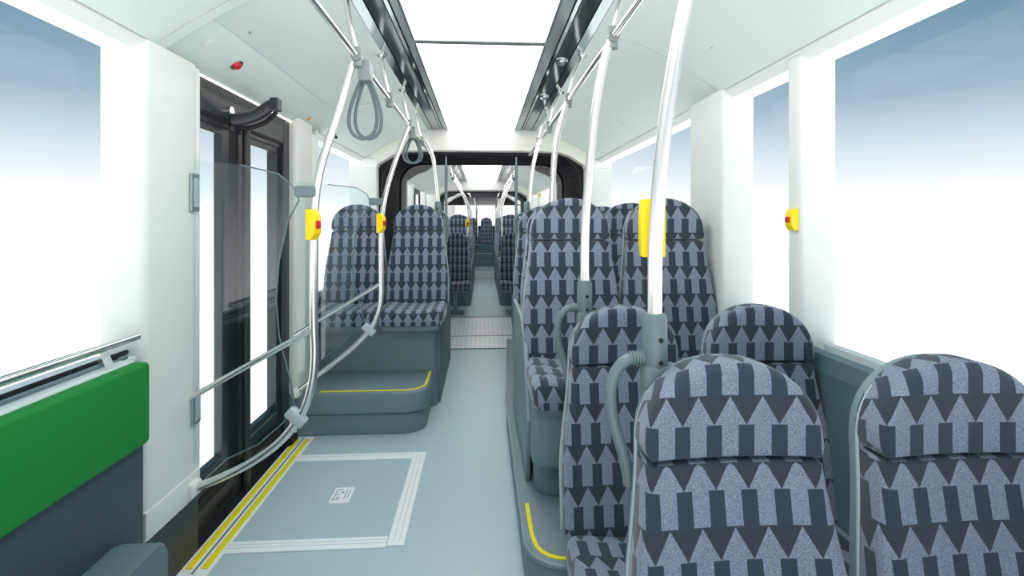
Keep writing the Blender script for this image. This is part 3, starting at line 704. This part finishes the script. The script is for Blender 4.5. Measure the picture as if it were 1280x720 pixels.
# door guards
def guard(y, P, rail, label, gl, clamps, foot):
    t = thing('door_guard', label, 'handrail', (0, 0, 0), 'guard rails beside the door')
    obj('pole', T(P, .0165, n=16, sub=8), SATIN, t, smooth=True)
    obj('cross_rail', T(rail, .0125, n=12), SATIN, t, smooth=True)
    g = prism(new(), gl, y - .003, y + .003, axis='y'); obj('glass_screen', g, SCREEN, t)
    ed = [(a, y, b_) for a, b_ in gl[1:-1]]
    obj('screen_edge', T(ed, .0034, n=6, cap=True), EDGE, t, smooth=True)
    for (x, z, rot) in clamps:
        bm = B(-.045, .045, -.024, .024, -.023, .023, .010)
        obj('clamp', turned(bm, Matrix.Translation((x, y, z)) @ Matrix.Rotation(rot, 4, 'Y')), CLAMP2 if rot else CLAMP, t, smooth=True)
    obj('wall_foot', B(foot[0] - .03, foot[0] + .02, y - .035, y + .035, foot[1] - .03, foot[1] + .03, .012), WHITE, t, smooth=True)
    return t
Y1 = 2.12
P1 = [(-.545, Y1, 2.07), (-.575, Y1, 1.96), (-.622, Y1, 1.80), (-.672, Y1, 1.64), (-.698, Y1, 1.48), (-.704, Y1, 1.25), (-.704, Y1, 1.0), (-.700, Y1, .84), (-.712, Y1, .72), (-.752, Y1, .60), (-.835, Y1, .49), (-.95, Y1, .405), (-1.08, Y1, .34), (-1.20, Y1, .295)]
gl1 = [(-1.19, .40), (-1.06, .415), (-.93, .475), (-.83, .56), (-.785, .63), (-.79, .68), (-.80, .74), (-.845, .92), (-.858, 1.08), (-.845, 1.24), (-.81, 1.40), (-.765, 1.49), (-.79, 1.55), (-.85, 1.60), (-1.0, 1.635), (-1.19, 1.655)]
guard(Y1, P1, [(-1.205, Y1, .672), (-.70, Y1, .955)], 'curved steel guard rail with glass screen in front of the door', gl1, [(-.735, 1.525, 0), (-.775, .585, .75)], (-1.19, .30))
Y2 = 3.27
P2 = [(-.525, 3.55, 2.07), (-.56, 3.45, 1.92), (-.60, 3.36, 1.75), (-.632, 3.29, 1.58), (-.655, Y2, 1.40), (-.658, Y2, 1.20), (-.655, Y2, 1.02), (-.655, Y2, .92), (-.67, Y2, .82), (-.72, Y2, .71), (-.82, Y2, .60), (-.94, Y2, .50), (-1.07, Y2, .40), (-1.20, Y2, .30)]
gl2 = [(-1.19, .42), (-1.06, .49), (-.93, .59), (-.82, .69), (-.765, .76), (-.79, .84), (-.83, 1.0), (-.842, 1.15), (-.82, 1.32), (-.77, 1.44), (-.72, 1.51), (-.75, 1.58), (-.82, 1.62), (-1.0, 1.64), (-1.19, 1.655)]
guard(Y2, P2, [(-1.205, Y2, .67), (-.655, Y2, 1.0)], 'curved steel guard rail with glass screen behind the door', gl2, [(-.69, 1.53, 0), (-.735, .70, .75)], (-1.19, .30))
# clips on the front pillar
for z0, z1, y, l_ in ((1.44, 1.60, 2.14, 'upper silver screen clip on the broad white pillar'), (.555, .69, 2.15, 'lower silver screen clip on the broad white pillar, where the rail ends')):
    q = tag(obj('screen_clip', B(-1.2, -1.188, y - .035, y + .025, z0, z1, .005), CHAN2), l_, 'clip', 'screen clips on the pillar')
    obj('inner_plate', B(-1.19, -1.182, y - .02, y + .012, z0 + .02, z1 - .02, .003), CLAMP2, q)
# stop buttons
def stop_button(x, y, z, face, label, h=.125, w=.05, d=.035, par=None, hood=False):
    t = thing('stop_button', label, 'button', (x, y, z), 'yellow stop buttons')
    # face = angle about z of the outward direction
    M_ = Matrix.Rotation(face, 4, 'Z')
    poly = [(-.5 * d, -h / 2), (.1 * d, -h / 2), (.5 * d, -h * .28), (.5 * d, h * .28), (.1 * d, h / 2), (-.5 * d, h / 2)]
    obj('housing', turned(prism(new(), poly, -w / 2, w / 2, axis='y', bev=.004), M_), YELB, t, smooth=True)
    obj('push_button', turned(B(d * .5 - .003, d * .5 + .006, -w * .3, w * .3, -h * .13, h * .13, .003), M_), RED, t, smooth=True)
    return t
stop_button(-.688, 2.065, 1.388, radians(-20), 'yellow stop button on the front door pole', .125, .045, .045)
stop_button(-.648, 3.22, 1.39, radians(-20), 'yellow stop button on the second door pole', .125, .045, .045)
stop_button(.400, 1.152, 1.385, radians(90), 'yellow stop button box behind the nearest right-hand pole', .135, .058, .03)
stop_button(1.20, 1.86, 1.408, radians(180), 'yellow stop button with red key on the narrow window post', .083, .045, .03)
stop_button(-.24, 7.97, 1.37, radians(-60), 'tiny yellow stop button beyond the joint', .12, .06, .04)
# left lean pad
t = thing('lean_pad', 'green padded lean-on board over a dark panel below the front window', 'backrest', (0, 0, 0))
go = new(); prism(go, rrect(-.6, 1.75, .655, .93, .02, 4), -1.175, -1.12, axis='x', bev=.014, seg=4)
obj('pad', go, GREEN, t, smooth=True)
obj('back_panel', B(-1.215, -1.150, -.6, 1.76, 0, .70, .006), NAVY, t)
obj('pad_top_cap', B(-1.215, -1.165, -.6, 1.74, .905, .936, .008), SEALW, t, smooth=True)
t2 = tag(obj('perch_bracket', prism(new(), rrect(1.10, 1.66, .10, .385, .04, 5), -1.148, -1.01, axis='x', bev=.012, seg=3), SLATE, smooth=True), 'grey rounded armrest cover below the green pad', 'armrest')
t = thing('window_handrail', 'steel handrail above the green pad along the front window', 'handrail', (0, 0, 0))
obj('tube', T([(-1.2, -.6, 1.0), (-1.2, .6, 1.0), (-1.2, 1.80, 1.0)], .014, n=14), CHROME, t, smooth=True)
for y in (.5, 1.62): obj('rail_bracket', prism(new(), [(-1.205, .998), (-1.195, .998), (-1.168, .93), (-1.190, .93)], y, y + .035, axis='y'), CHROME, t)
# window ledge pieces: yellow dispenser beyond the joint is part of the stop button group

# door of the middle section
d2 = sempty('door_2', 'black framed door in the middle section', 'door')
for ya, yb, za, zb in ((8.9, 8.96, 0, 2.02), (9.5, 9.56, 0, 2.02), (10.2, 10.26, 0, 2.02), (8.96, 10.2, 1.93, 2.02)):
    obj('door_bar', B(-1.305, -1.27, ya, yb, za, zb, .004), BLACKG, d2)
tag(obj('wall_sign', prism(new(), rrect(10.15, 10.45, 1.91, 1.99, .01, 2), 1.196, 1.204, axis='x'), YELB), 'tiny yellow sign high on the wall beyond the joint', 'sign')
struct(obj('trim_%d' % (ntr[0] + 40), B(-.36, .336, 5.228, 5.238, 2.343, 2.365), CHAN), 'thin dark edge where the second light meets the cross beam', 'trim')
